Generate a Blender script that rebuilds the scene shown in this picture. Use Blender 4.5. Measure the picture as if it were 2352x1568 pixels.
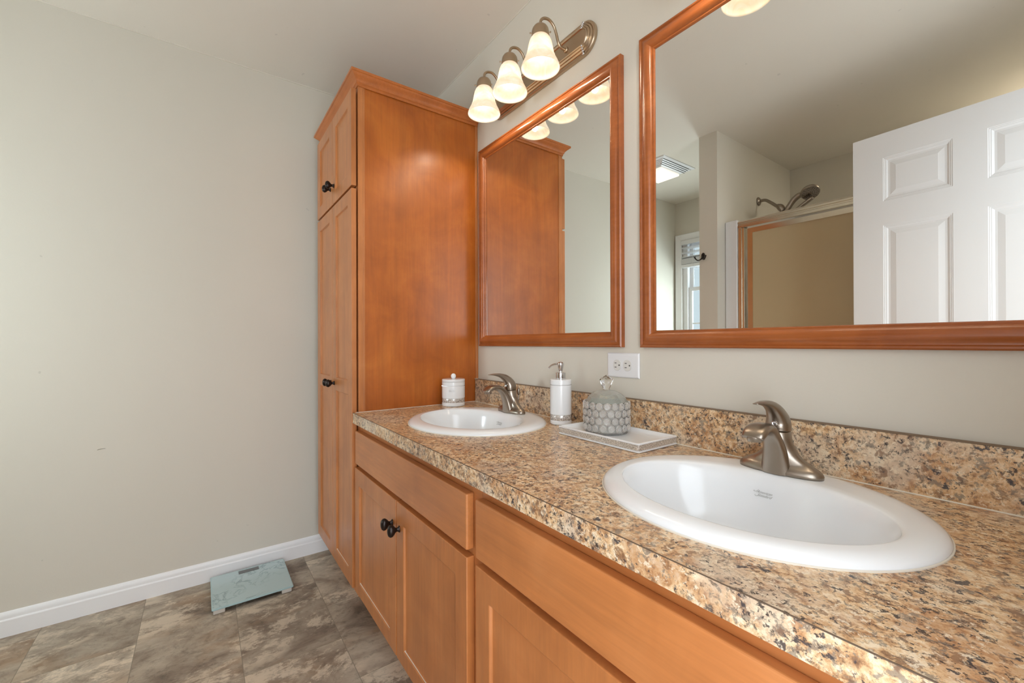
import bpy, bmesh, math, random
from mathutils import Vector, Matrix, noise
random.seed(7)
PI = math.pi
for o in list(bpy.data.objects): bpy.data.objects.remove(o)
S = bpy.context.scene
C = S.collection

# ------------------------------------------------------------------ camera
cam_d = bpy.data.cameras.new('camera'); cam = bpy.data.objects.new('camera', cam_d); C.objects.link(cam)
S.camera = cam
cam_d.sensor_width = 36.0; cam_d.lens = 980 / 2352 * 36; cam_d.clip_start = 0.02
yaw, pit, rol = .6278, .0024, -.0033
F = Vector((-math.cos(yaw) * math.cos(pit), math.sin(yaw) * math.cos(pit), math.sin(pit)))
R = Vector((math.sin(yaw), math.cos(yaw), 0)); U = R.cross(F)
R2 = R * math.cos(rol) + U * math.sin(rol); U2 = -R * math.sin(rol) + U * math.cos(rol)
cam.matrix_world = Matrix(((R2.x, U2.x, -F.x, 2.4263), (R2.y, U2.y, -F.y, -1.0423), (R2.z, U2.z, -F.z, 1.0975), (0, 0, 0, 1)))

# ------------------------------------------------------------------ world: soft daylight through window and doorway
W = bpy.data.worlds.new('world'); S.world = W; W.use_nodes = True
wn = W.node_tree.nodes; wn.clear()
wo = wn.new('ShaderNodeOutputWorld'); wb = wn.new('ShaderNodeBackground')
wb.inputs[0].default_value = (.86, .93, 1.0, 1); wb.inputs[1].default_value = 4.3
W.node_tree.links.new(wb.outputs[0], wo.inputs[0])
BULB_W = 1.4          # each vanity bulb
DOORWAY_FILL_W = 22.0          # added fill through the doorway, from an unseen area light
SHADE_E = 1.0         # glow of the lit lamp shades
SHOWER_FILL_W = 6.5        # added fill light in the shower, hidden behind the door
DAY_W = 100.0          # daylight portal at the window
BULB_COL = (1.0, .84, .64)
S.view_settings.view_transform = 'Standard'; S.view_settings.look = 'None'
S.view_settings.exposure = 0.15; S.view_settings.gamma = 1.0; S.view_settings.use_curve_mapping = False
H = 2.437
def light(name, kind, loc, energy, col, size=.1, size_y=None, rot=(0, 0, 0)):
    d = bpy.data.lights.new(name, kind); d.energy = energy; d.color = col
    if kind == 'AREA':
        d.size = size
        if size_y: d.shape = 'RECTANGLE'; d.size_y = size_y
    else: d.shadow_soft_size = size
    o = bpy.data.objects.new(name, d); C.objects.link(o); o.location = loc; o.rotation_euler = rot
    return o
bl = light('doorway_fill', 'AREA', (4.3, -2.5, 1.0), DOORWAY_FILL_W, (.94, .97, 1), 2.0, 1.6)  # unseen area light added beyond the doorway to brighten the room
bl.rotation_euler = (Vector((1.6, -.2, 1.35)) - Vector(bl.location)).to_track_quat('-Z', 'Y').to_euler()
light('shower_fill', 'AREA', (2.33, -2.56, H - .02), SHOWER_FILL_W, (1, .93, .82), .14, .14)  # added to brighten the dark shower corner
light('window_daylight', 'AREA', (.53, -2.82, 1.35), DAY_W, (.94, .97, 1), .34, .8, (PI / 2, 0, 0))

# ------------------------------------------------------------------ materials
def srgb(r, g, b):
    f = lambda c: (c / 255 / 12.92) if c / 255 <= .04045 else ((c / 255 + .055) / 1.055) ** 2.4
    return (f(r), f(g), f(b), 1)
class NT:
    def __init__(s, name):
        s.m = bpy.data.materials.new(name); s.m.use_nodes = True; s.t = s.m.node_tree; s.n = s.t.nodes
        s.b = s.n['Principled BSDF']
    def node(s, typ, **k):
        n = s.n.new('ShaderNode' + typ)
        for a, v in k.items(): setattr(n, a, v)
        return n
    def link(s, a, b): s.t.links.new(a, b)
    def coords(s, scale=(1, 1, 1), rot=(0, 0, 0), kind='world', loc=(0, 0, 0)):
        if kind == 'world': src = s.node('NewGeometry').outputs['Position']
        else: src = s.node('TexCoord').outputs['Object']
        mp = s.node('Mapping'); mp.inputs['Scale'].default_value = scale; mp.inputs['Rotation'].default_value = rot
        mp.inputs['Location'].default_value = loc
        s.link(src, mp.inputs[0]); return mp.outputs[0]
    def noise(s, vec, scale, detail=4, rough=.5, dist=0):
        n = s.node('TexNoise'); n.inputs['Scale'].default_value = scale; n.inputs['Detail'].default_value = detail
        n.inputs['Roughness'].default_value = rough; n.inputs['Distortion'].default_value = dist
        s.link(vec, n.inputs['Vector']); return n.outputs['Fac']
    def ramp(s, fac, stops, interp='LINEAR'):
        r = s.node('ValToRGB'); cr = r.color_ramp; cr.interpolation = interp
        while len(cr.elements) > 1: cr.elements.remove(cr.elements[0])
        cr.elements[0].position = stops[0][0]; cr.elements[0].color = stops[0][1]
        for p, c in stops[1:]:
            e = cr.elements.new(p); e.color = c
        s.link(fac, r.inputs[0]); return r.outputs[0]
    def mix(s, fac, a, b, mode='MIX'):
        m = s.node('Mix', data_type='RGBA', blend_type=mode)
        for sock, v in ((m.inputs[0], fac), (m.inputs[6], a), (m.inputs[7], b)):
            if hasattr(v, 'type') and hasattr(v, 'links'): s.link(v, sock)
            else: sock.default_value = v
        return m.outputs[2]
    def math(s, op, a, b=None):
        m = s.node('Math', operation=op)
        for i, v in enumerate((a, b)):
            if v is None: continue
            if hasattr(v, 'links'): s.link(v, m.inputs[i])
            else: m.inputs[i].default_value = v
        return m.outputs[0]
    def bump(s, h, strength=.1, dist=.01):
        b = s.node('Bump'); b.inputs['Strength'].default_value = strength; b.inputs['Distance'].default_value = dist
        s.link(h, b.inputs['Height']); s.link(b.outputs[0], s.b.inputs['Normal'])
    def set(s, **k):
        for a, v in k.items():
            i = s.b.inputs[{'base': 'Base Color', 'rough': 'Roughness', 'metal': 'Metallic', 'coat': 'Coat Weight', 'trans': 'Transmission Weight',
                'ior': 'IOR', 'em': 'Emission Color', 'es': 'Emission Strength', 'coatr': 'Coat Roughness', 'alpha': 'Alpha', 'spec': 'Specular IOR Level',
                'aniso': 'Anisotropic'}[a]]
            if hasattr(v, 'links'): s.link(v, i)
            else: i.default_value = v
        return s
G = lambda v: (v, v, v, 1)
def simple(name, col, rough=.5, metal=0, **k):
    t = NT(name); t.set(base=col, rough=rough, metal=metal, **k); return t.m

def wall_mat(name, a, b):
    t = NT(name); v = t.coords()
    n = t.noise(v, 1.7, 3, .5); c = t.mix(n, a, b)
    sp = t.noise(v, 26, 2, .5); mk = t.ramp(sp, [(.2, G(.86)), (.235, G(1))]); c = t.mix(1.0, c, mk, 'MULTIPLY')
    t.set(base=c, rough=.62, spec=.3); t.bump(t.noise(v, 160, 3, .6), .10, .002); return t.m
WALL = wall_mat('wall_paint', srgb(216, 211, 198), srgb(220, 214, 202))
CEIL = wall_mat('ceiling_paint', srgb(230, 223, 211), srgb(232, 226, 214))
TRIMW = simple('white_trim_paint', srgb(243, 243, 244), .35)
WHITEP = simple('white_plastic', srgb(232, 232, 234), .3)
CERAMIC = simple('white_ceramic', srgb(238, 241, 244), .17, coat=.3)
CAULK = simple('white_caulk', srgb(225, 218, 205), .6)
PALE_LINE = simple('pale_line', srgb(226, 214, 200), .9)
DARK = simple('dark_gap', srgb(22, 14, 10), .8)
SLOT = simple('slot_dark', srgb(50, 48, 46), .7)

def wood(name, axis, a, b, c, rough=.36):
    t = NT(name)
    st = {'z': (1, 1, .06), 'x': (.06, 1, 1), 'y': (1, .06, 1)}[axis]
    v = t.coords(st); w = t.coords()
    fine = t.noise(v, 130, 5, .6, .3); med = t.noise(v, 18, 4, .55, .6); big = t.noise(w, 5.5, 4, .6, .8)
    col = t.ramp(big, [(.22, a), (.5, b), (.80, c)])
    dk = t.ramp(med, [(.34, G(.84)), (.62, G(1.04))]); col = t.mix(.8, col, dk, 'MULTIPLY')
    fk = t.ramp(fine, [(.3, G(.88)), (.65, G(1.05))]); col = t.mix(.8, col, fk, 'MULTIPLY')
    t.set(base=col, rough=rough, coat=.25, coatr=.28, spec=.45); t.bump(fine, .04, .001); return t.m
WA, WB, WC = srgb(176, 108, 58), srgb(191, 120, 66), srgb(202, 132, 78)
WOODZ = wood('maple_vertical_grain', 'z', WA, WB, WC)
WOODX = wood('maple_horizontal_grain', 'x', WA, WB, WC)
WOODY = wood('maple_depth_grain', 'y', WA, WB, WC)
CROWNW = wood('crown_wood', 'x', srgb(172, 96, 42), srgb(188, 108, 50), srgb(198, 120, 62))  # maple with the orange of the warm bulbs put into its colour
FR_A, FR_B, FR_C = srgb(146, 78, 36), srgb(164, 90, 42), srgb(182, 106, 54)
FRAMEX = wood('frame_wood', 'x', FR_A, FR_B, FR_C, .26)
PANEL = wood('side_panel_veneer', 'z', srgb(158, 82, 22), srgb(178, 96, 28), srgb(194, 112, 40), .4)

def granite():
    t = NT('granite_laminate'); v = t.coords((1, 1.0, 1.0), (.35, .2, .5))
    wn_ = t.node('TexNoise'); wn_.inputs['Scale'].default_value = 50; wn_.inputs['Detail'].default_value = 3; t.link(v, wn_.inputs['Vector'])
    vm = t.node('VectorMath', operation='MULTIPLY_ADD'); t.link(wn_.outputs['Color'], vm.inputs[0]); vm.inputs[1].default_value = (.008, .008, .008); t.link(v, vm.inputs[2])
    v2 = vm.outputs[0]
    L = lambda x, y, z: t.coords((1, 1, 1), (.3, .5, .2), loc=(x, y, z))
    base = t.ramp(t.noise(v2, 72, 7, .7, .2), [(.33, srgb(130, 96, 70)), (.40, srgb(180, 138, 98)), (.46, srgb(210, 170, 126)), (.53, srgb(226, 194, 152)), (.63, srgb(238, 218, 188))])
    rust = t.ramp(t.noise(v2, 17, 6, .66, .4), [(.47, G(0)), (.60, G(1))]); c = t.mix(t.math('MULTIPLY', rust, .50), base, srgb(176, 120, 76))
    pale = t.ramp(t.noise(L(5, 3, 1), 7, 5, .6, .3), [(.50, G(0)), (.60, G(1))])
    c = t.mix(t.math('MULTIPLY', pale, .45), c, srgb(214, 206, 190))
    grey = t.ramp(t.noise(L(1, 7, 2), 84, 5, .68, .3), [(.55, G(0)), (.59, G(1))]); c = t.mix(t.math('MULTIPLY', grey, .75), c, srgb(130, 120, 108))
    brn = t.ramp(t.noise(L(4, 4, 4), 46, 7, .70, .3), [(.40, G(1)), (.45, G(0))]); c = t.mix(t.math('MULTIPLY', brn, .7), c, srgb(122, 86, 62))
    clus = t.ramp(t.noise(L(8, 1, 3), 10, 3, .5), [(.40, G(0)), (.56, G(1))])
    dk = t.ramp(t.noise(L(9, 2, 4), 120, 6, .72, .2), [(.41, G(1)), (.45, G(0))]); c = t.mix(t.math('MULTIPLY', t.math('MULTIPLY', dk, clus), .92), c, srgb(52, 44, 44))
    dk2 = t.ramp(t.noise(L(2, 5, 7), 66, 5, .64, .3), [(.365, G(1)), (.395, G(0))]); c = t.mix(t.math('MULTIPLY', dk2, .9), c, srgb(58, 56, 62))
    cr = t.ramp(t.noise(L(2, 8, 6), 100, 6, .72, .2), [(.575, G(0)), (.62, G(1))]); c = t.mix(t.math('MULTIPLY', cr, .85), c, srgb(232, 216, 190))
    t.set(base=c, rough=.33, coat=.15, coatr=.2); return t.m
GRAN = granite()

def floor_mat():
    t = NT('slate_vinyl_tile'); pos = t.node('NewGeometry').outputs['Position']; sep = t.node('SeparateXYZ'); t.link(pos, sep.inputs[0])
    ry = t.math('DIVIDE', t.math('ADD', sep.outputs[1], .6245), .3075)
    row = t.math('FLOOR', ry); fy = t.math('FRACT', ry)
    odd = t.math('MODULO', t.math('ADD', row, 20), 2)
    far = t.math('LESS_THAN', row, -1.5)                       # the longer tiles nearer the window
    L = t.math('ADD', .457, t.math('MULTIPLY', far, .303))
    off = t.math('MULTIPLY', odd, t.math('ADD', .5, t.math('MULTIPLY', far, .14)))
    rx = t.math('ADD', t.math('DIVIDE', t.math('SUBTRACT', sep.outputs[0], .08), L), off)
    colx = t.math('FLOOR', rx); fx = t.math('FRACT', rx)
    ex = t.math('MINIMUM', fx, t.math('SUBTRACT', 1, fx)); ey = t.math('MINIMUM', fy, t.math('SUBTRACT', 1, fy))
    ex = t.math('MULTIPLY', ex, L); ey = t.math('MULTIPLY', ey, .3075); e = t.math('MINIMUM', ex, ey)
    seam = t.math('LESS_THAN', e, .0011)
    cb = t.node('CombineXYZ'); t.link(colx, cb.inputs[0]); t.link(row, cb.inputs[1])
    wn2 = t.node('TexWhiteNoise'); wn2.noise_dimensions = '3D'; t.link(cb.outputs[0], wn2.inputs['Vector'])
    vm = t.node('VectorMath', operation='MULTIPLY_ADD'); t.link(wn2.outputs['Color'], vm.inputs[0]); vm.inputs[1].default_value = (7, 7, 7); t.link(pos, vm.inputs[2])
    mp = t.node('Mapping'); mp.inputs['Rotation'].default_value = (0, 0, .5); mp.inputs['Scale'].default_value = (1.35, .85, 1); t.link(vm.outputs[0], mp.inputs[0]); v = mp.outputs[0]
    big = t.noise(v, 4.2, 10, .66, .5)
    c = t.ramp(big, [(.32, srgb(104, 90, 77)), (.43, srgb(142, 125, 109)), (.54, srgb(170, 155, 137)), (.66, srgb(190, 177, 159))])
    br = t.ramp(t.noise(v, 2.6, 6, .62, .4), [(.53, G(0)), (.64, G(1))]); c = t.mix(t.math('MULTIPLY', br, .55), c, srgb(166, 134, 102))
    cr = t.ramp(t.noise(v, 7.5, 12, .76, .25), [(.49, G(0)), (.55, G(1))])
    pk = t.ramp(t.noise(v, 2.3, 4, .55), [(.44, G(0)), (.53, G(1))])
    c = t.mix(t.math('MULTIPLY', t.math('MULTIPLY', cr, pk), .74), c, srgb(224, 207, 184))
    dk = t.ramp(t.noise(v, 24, 10, .74, .4), [(.36, G(.62)), (.48, G(1))]); c = t.mix(.8, c, dk, 'MULTIPLY')
    ck = t.noise(v, 5.5, 6, .6, .3); ck = t.ramp(t.math('ABSOLUTE', t.math('SUBTRACT', ck, .47)), [(0, G(.66)), (.004, G(.8)), (.010, G(1))]); c = t.mix(.6, c, ck, 'MULTIPLY')
    tint = t.math('ADD', t.math('MULTIPLY', wn2.outputs['Value'], .36), .88)
    tc = t.node('CombineXYZ'); [t.link(tint, tc.inputs[i]) for i in range(3)]; c = t.mix(1.0, c, tc.outputs[0], 'MULTIPLY')
    c = t.mix(t.math('MULTIPLY', seam, .8), c, srgb(128, 118, 103))
    t.set(base=c, rough=.55); t.bump(t.noise(v, 30, 10, .72, .3), .22, .004); return t.m
FLOOR = floor_mat()

def nickel(name, col, rough=.3):
    t = NT(name); v = t.coords((1, 1, 6)); n = t.noise(v, 420, 2, .5)
    r = t.ramp(n, [(.3, G(rough - .015)), (.7, G(rough + .02))]); t.set(base=col, rough=r, metal=1); return t.m
NICKEL = nickel('brushed_nickel', srgb(164, 153, 141), .30)
NICKEL2 = nickel('satin_nickel_lamp', srgb(186, 166, 142), .3)
CHROME = simple('chrome', srgb(215, 215, 218), .07, 1)
ALU = nickel('satin_aluminium', srgb(224, 216, 202), .13)
BRONZE = simple('oil_rubbed_bronze', srgb(52, 45, 42), .3, .75)
MIRROR = simple('silvered_mirror', srgb(238, 240, 238), .0, 1)
DOORM = simple('white_door_paint', srgb(226, 225, 224), .42)
STALL = simple('white_fiberglass', srgb(230, 230, 232), .3)
def glassy(name, col, rough=.0, ior=1.45):
    t = NT(name); t.set(base=col, rough=rough, trans=1, ior=ior); return t.m
CRYSTAL = glassy('clear_glass', (.97, .98, .97, 1), .02)
def frosted():
    t = NT('obscure_glass'); t.set(base=srgb(206, 188, 152), rough=.4, trans=.10, spec=.4); t.bump(t.noise(t.coords(), 60, 3, .5), .2, .002); return t.m
OBSC = frosted()
def window_glass():
    t = NT('window_glass'); tr = t.node('BsdfTransparent'); tr.inputs[0].default_value = (.42, .445, .450, 1); gl = t.node('BsdfGlossy'); gl.inputs['Roughness'].default_value = .1
    m = t.node('MixShader'); m.inputs[0].default_value = .06; t.link(tr.outputs[0], m.inputs[1]); t.link(gl.outputs[0], m.inputs[2]); t.link(m.outputs[0], t.n['Material Output'].inputs[0]); return t.m
WGLASS = window_glass()
def shade_mat():
    t = NT('alabaster_glass'); v = t.coords((1, 1, 1))
    n = t.noise(v, 16, 6, .62, 2.2); c = t.ramp(n, [(.36, (1, .76, .50, 1)), (.48, (1, .83, .60, 1)), (.54, (1, .87, .67, 1)), (.64, (1, .92, .76, 1))])
    sep = t.node('SeparateXYZ'); t.link(t.node('NewGeometry').outputs['Position'], sep.inputs[0])
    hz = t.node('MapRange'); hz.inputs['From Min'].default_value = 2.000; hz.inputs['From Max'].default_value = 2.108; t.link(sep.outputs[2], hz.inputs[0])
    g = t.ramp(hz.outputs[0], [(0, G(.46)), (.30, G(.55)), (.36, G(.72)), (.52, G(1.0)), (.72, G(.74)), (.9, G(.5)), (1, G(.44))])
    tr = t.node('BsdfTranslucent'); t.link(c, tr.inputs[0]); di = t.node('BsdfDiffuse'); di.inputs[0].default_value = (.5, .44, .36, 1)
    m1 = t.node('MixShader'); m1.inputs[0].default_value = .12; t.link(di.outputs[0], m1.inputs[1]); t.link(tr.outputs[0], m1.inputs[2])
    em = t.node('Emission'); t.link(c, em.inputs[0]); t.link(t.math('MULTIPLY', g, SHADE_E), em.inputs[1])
    ad = t.node('AddShader'); t.link(m1.outputs[0], ad.inputs[0]); t.link(em.outputs[0], ad.inputs[1])
    t.link(ad.outputs[0], t.n['Material Output'].inputs[0]); return t.m
SHADE = shade_mat()
def emit(name, col, s):
    t = NT(name); t.set(base=col, em=col, es=s); return t.m
BULBM = emit('lit_bulb', (1, .93, .8, 1), 1.6)
LENSM = emit('lit_lens', (1, .92, .82, 1), .8)
def marble():
    t = NT('blue_marble_glass'); v = t.coords()
    n = t.noise(v, 9, 8, .62, 1.4); d = t.math('ABSOLUTE', t.math('SUBTRACT', n, .5)); k = t.ramp(d, [(0, G(1)), (.012, G(.5)), (.05, G(0))])
    m = t.ramp(t.noise(v, 5, 3, .5), [(.42, G(0)), (.6, G(1))])
    c = t.mix(t.math('MULTIPLY', t.math('MULTIPLY', k, m), .75), srgb(180, 202, 204), srgb(108, 134, 138))
    t.set(base=c, rough=.2, coat=.7, coatr=.08); return t.m
MARBLE = marble()
SCALEEDGE = simple('scale_glass_edge', srgb(168, 196, 198), .12, coat=.5)
LCD = simple('grey_display', srgb(100, 103, 102), .3)
def glitter():
    t = NT('crystal_glitter'); v = t.node('TexVoronoi'); v.inputs['Scale'].default_value = 420; t.link(t.coords(), v.inputs['Vector'])
    s = t.node('SeparateColor'); t.link(v.outputs['Color'], s.inputs[0])
    c = t.ramp(s.outputs[0], [(0, srgb(140, 132, 126)), (.35, srgb(196, 190, 184)), (.7, srgb(228, 224, 220)), (1, srgb(250, 248, 245))])
    t.set(base=c, rough=.25, metal=.25); t.bump(s.outputs[1], .8, .002); return t.m
GLITTER = glitter()
def lattice():
    t = NT('silver_lattice'); v = t.node('TexVoronoi', feature='DISTANCE_TO_EDGE'); v.inputs['Scale'].default_value = 400; t.link(t.coords(), v.inputs['Vector'])
    c = t.ramp(v.outputs['Distance'], [(.05, srgb(240, 237, 232)), (.2, srgb(178, 172, 165)), (.38, srgb(92, 86, 80))])
    t.set(base=c, rough=.3, metal=.5); t.bump(v.outputs['Distance'], -.6, .002); return t.m
LATTICE = lattice()
INK = simple('grey_print', srgb(96, 98, 96), .5)
TAN = simple('door_strip', srgb(214, 200, 166), .5)

# ------------------------------------------------------------------ mesh helpers
def box(bm, x0, x1, y0, y1, z0, z1):
    v = [bm.verts.new((x, y, z)) for x in (x0, x1) for y in (y0, y1) for z in (z0, z1)]
    for f in ((0, 1, 3, 2), (4, 6, 7, 5), (0, 4, 5, 1), (2, 3, 7, 6), (0, 2, 6, 4), (1, 5, 7, 3)):
        bm.faces.new([v[i] for i in f])
def lathe(bm, prof, c=(0, 0, 0), n=40, sx=1, sy=1, M=None):
    rings = []
    for r, z in prof:
        ring = []
        for i in range(n):
            a = 2 * PI * i / n; p = Vector((r * math.cos(a) * sx, r * math.sin(a) * sy, z))
            if M: p = M @ p
            ring.append(bm.verts.new(p + Vector(c)))
        rings.append(ring)
    for a, b in zip(rings, rings[1:]):
        for i in range(n): bm.faces.new((a[i], a[(i + 1) % n], b[(i + 1) % n], b[i]))
    if prof[0][0] > 1e-6: bm.faces.new(rings[0][::-1])
    if prof[-1][0] > 1e-6: bm.faces.new(rings[-1])
def sphere(bm, c, r, n=16, sc=(1, 1, 1)):
    bmesh.ops.create_uvsphere(bm, u_segments=n, v_segments=max(8, n // 2), radius=1, matrix=Matrix.Translation(c) @ Matrix.Diagonal((r * sc[0], r * sc[1], r * sc[2], 1)))
def catmull(P, k=8):
    out = []; Q = [P[0]] + list(P) + [P[-1]]
    for i in range(1, len(Q) - 2):
        p0, p1, p2, p3 = [Vector(q) for q in Q[i - 1:i + 3]]
        for j in range(k):
            t = j / k
            out.append(.5 * ((2 * p1) + (-p0 + p2) * t + (2 * p0 - 5 * p1 + 4 * p2 - p3) * t * t + (-p0 + 3 * p1 - 3 * p2 + p3) * t ** 3))
    out.append(Vector(P[-1])); return out
def tube(bm, pts, rad, n=12, side=Vector((1, 0, 0)), flat=1.0, smooth=6, sq=1.0):
    """rad: number or list of (ra along side, rb across) or numbers per control point"""
    if not isinstance(rad, (list, tuple)): rad = [rad] * len(pts)
    rr = [r if isinstance(r, (tuple, list)) else (r, r * flat) for r in rad]
    if smooth and len(pts) > 2:
        R_ = catmull([Vector((a, b, 0)) for a, b in rr], smooth); P = catmull(pts, smooth)
    else: P = [Vector(p) for p in pts]; R_ = [Vector((a, b, 0)) for a, b in rr]
    rings = []
    for i, p in enumerate(P):
        d = (P[min(i + 1, len(P) - 1)] - P[max(i - 1, 0)]).normalized()
        s = side - d * side.dot(d)
        s = s.normalized() if s.length > 1e-4 else d.orthogonal().normalized()
        u = d.cross(s)
        ring = []
        for k in range(n):
            a = 2 * PI * k / n; ca, sa = math.cos(a), math.sin(a)
            if sq != 1.0: ca = math.copysign(abs(ca) ** sq, ca); sa = math.copysign(abs(sa) ** sq, sa)
            ring.append(bm.verts.new(p + s * ca * R_[i].x + u * sa * R_[i].y))
        rings.append(ring)
    for a, b in zip(rings, rings[1:]):
        for k in range(n): bm.faces.new((a[k], a[(k + 1) % n], b[(k + 1) % n], b[k]))
    bm.faces.new(rings[0][::-1]); bm.faces.new(rings[-1])
def sweep_rect(bm, x0, x1, z0, z1, prof, y=0, closed=True):
    """picture-frame: prof = list of (inset, protrusion towards -y)"""
    rings = []
    for t, h in prof:
        rings.append([bm.verts.new(p) for p in ((x0 + t, y - h, z0 + t), (x1 - t, y - h, z0 + t), (x1 - t, y - h, z1 - t), (x0 + t, y - h, z1 - t))])
    m = len(rings)
    for i in range(m if closed else m - 1):
        a, b = rings[i], rings[(i + 1) % m]
        for k in range(4): bm.faces.new((a[k], a[(k + 1) % 4], b[(k + 1) % 4], b[k]))
def sweep_path(bm, base, prof):
    """base: list of (point, outward mitre vec) ; prof (out, z)"""
    rings = [[bm.verts.new((p[0] + m[0] * o, p[1] + m[1] * o, z)) for o, z in prof] for p, m in base]
    for a, b in zip(rings, rings[1:]):
        for k in range(len(prof)): bm.faces.new((a[k], b[k], b[(k + 1) % len(prof)], a[(k + 1) % len(prof)]))
    bm.faces.new(rings[0]); bm.faces.new(rings[-1][::-1])
def shaker(bm, x0, x1, z0, z1, yf, th, panels, depth=.007, bev=.003):
    """shaker door, front face at yf (towards -y), panels = list of (px0,px1,pz0,pz1) recesses stacked"""
    xs = sorted({x0, x1, panels[0][0], panels[0][1]}); zs = sorted({z0, z1} | {p[2] for p in panels} | {p[3] for p in panels})
    V = {}
    def gv(x, z, y):
        k = (round(x, 5), round(z, 5), round(y, 5))
        if k not in V: V[k] = bm.verts.new((x, y, z))
        return V[k]
    for i in range(len(xs) - 1):
        for j in range(len(zs) - 1):
            a, b, c, d = xs[i], xs[i + 1], zs[j], zs[j + 1]
            hit = [p for p in panels if abs(p[0] - a) < 1e-6 and abs(p[1] - b) < 1e-6 and abs(p[2] - c) < 1e-6 and abs(p[3] - d) < 1e-6]
            o = [gv(a, c, yf), gv(b, c, yf), gv(b, d, yf), gv(a, d, yf)]
            if not hit: bm.faces.new(o)
            else:
                q = [gv(a + bev, c + bev, yf + depth), gv(b - bev, c + bev, yf + depth), gv(b - bev, d - bev, yf + depth), gv(a + bev, d - bev, yf + depth)]
                for k in range(4): bm.faces.new((o[k], o[(k + 1) % 4], q[(k + 1) % 4], q[k]))
                bm.faces.new(q)
    bk = [bm.verts.new(p) for p in ((x0, yf + th, z0), (x1, yf + th, z0), (x1, yf + th, z1), (x0, yf + th, z1))]
    bm.faces.new(bk[::-1])
    bot = [gv(x, z0, yf) for x in xs]; top = [gv(x, z1, yf) for x in xs]; lf = [gv(x0, z, yf) for z in zs]; rt = [gv(x1, z, yf) for z in zs]
    bm.faces.new([bk[0], bk[1]] + bot[::-1]); bm.faces.new([bk[2], bk[3]] + top)
    bm.faces.new([bk[3], bk[0]] + lf); bm.faces.new([bk[1], bk[2]] + rt[::-1])

def root_loc(o):
    p = Vector((0, 0, 0))
    while o is not None: p += o.location; o = o.parent
    return p
def obj(name, bm, mat, parent=None, smooth=False, bevel=0, seg=2, local=False, auto=None):
    """links bm as ONE mesh object; vertices given in world coordinates unless local"""
    bmesh.ops.recalc_face_normals(bm, faces=bm.faces)
    if parent is not None and not local:
        bmesh.ops.translate(bm, verts=bm.verts, vec=-root_loc(parent))
    me = bpy.data.meshes.new(name); bm.to_mesh(me); bm.free()
    if smooth or auto:
        for p in me.polygons: p.use_smooth = True
    o = bpy.data.objects.new(name, me); C.objects.link(o); me.materials.append(mat)
    if parent is not None: o.parent = parent
    if auto:
        bm2 = bmesh.new(); bm2.from_mesh(me)
        for e in bm2.edges:
            if len(e.link_faces) == 2 and e.calc_face_angle(0) > math.radians(auto): e.smooth = False
        bm2.to_mesh(me); bm2.free()
    if bevel:
        m = o.modifiers.new('bevel', 'BEVEL'); m.width = bevel; m.segments = seg; m.limit_method = 'ANGLE'; m.angle_limit = .6
    return o
def nb(): return bmesh.new()
def bx(name, x0, x1, y0, y1, z0, z1, mat, parent=None, bevel=0, local=False):
    b = nb(); box(b, x0, x1, y0, y1, z0, z1); return obj(name, b, mat, parent, bevel=bevel, local=local)
def tag(o, label, cat, group=None):
    o['label'] = label; o['category'] = cat
    if group: o['group'] = group
    return o
def thing(name, label, cat, loc, group=None, rz=0):
    o = bpy.data.objects.new(name, None); C.objects.link(o); o.empty_display_size = .05
    o.location = loc; o.rotation_euler = (0, 0, rz); return tag(o, label, cat, group)
def struct(o, label=None, cat=None):
    o['kind'] = 'structure'
    if label: o['label'] = label
    if cat: o['category'] = cat
    return o
def dup(root, loc, label):
    def cp(o, par):
        c = o.copy(); C.objects.link(c); c.parent = par
        for ch in kids.get(o.name, []): cp(ch, c)
        return c
    kids = {}
    for o in bpy.data.objects:
        if o.parent: kids.setdefault(o.parent.name, []).append(o)
    r = cp(root, None); r.location = loc; r['label'] = label; return r
def text_mesh(name, lines, size, mat, parent, M, shear=.35, off=.0008):
    """writing laid with matrix M (parent-local)"""
    bm = nb()
    for txt, dx, dy in lines:
        cu = bpy.data.curves.new('t', 'FONT'); cu.body = txt; cu.size = size; cu.shear = shear; cu.extrude = .0001; cu.align_x = 'LEFT'; cu.offset = -.00009
        to = bpy.data.objects.new('t', cu); C.objects.link(to); dg = bpy.context.evaluated_depsgraph_get()
        me = bpy.data.meshes.new_from_object(to.evaluated_get(dg)); 
        n0 = len(bm.verts); bm.from_mesh(me); bm.verts.ensure_lookup_table()
        for v in bm.verts[n0:]: v.co += Vector((dx, dy, 0))
        bpy.data.objects.remove(to); bpy.data.meshes.remove(me); bpy.data.curves.remove(cu)
    bmesh.ops.transform(bm, matrix=M, verts=bm.verts)
    return obj(name, bm, mat, parent, local=True)

# ------------------------------------------------------------------ room shell
XR = 2.56; YB = -2.70; T = .1
struct(bx('floor', -T, 3.0, YB - T, T, -.05, 0, FLOOR), 'grey brown slate look vinyl tile floor', 'floor')
struct(bx('ceiling', -T, XR + T, YB - T, T, H, H + .08, CEIL), 'smooth greige painted ceiling', 'ceiling')
struct(bx('wall_left', -T, 0, YB - T, T, 0, H, WALL), 'bare greige wall behind the glass scale', 'wall')
struct(bx('wall_back', 0, XR, 0, T, 0, H, WALL), 'greige wall carrying the mirrors and vanity lights', 'wall')
b = nb(); DY0, DY1 = -1.40, -.62
box(b, XR, XR + T, DY1, T, 0, H); box(b, XR, XR + T, YB - T, DY0, 0, H); box(b, XR, XR + T, DY0, DY1, 2.05, H)
struct(obj('wall_right', b, WALL), 'greige wall with the open doorway beside the camera', 'wall')
b = nb(); WX0, WX1, WZ0, WZ1 = .075, .74, .90, 2.06
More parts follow.
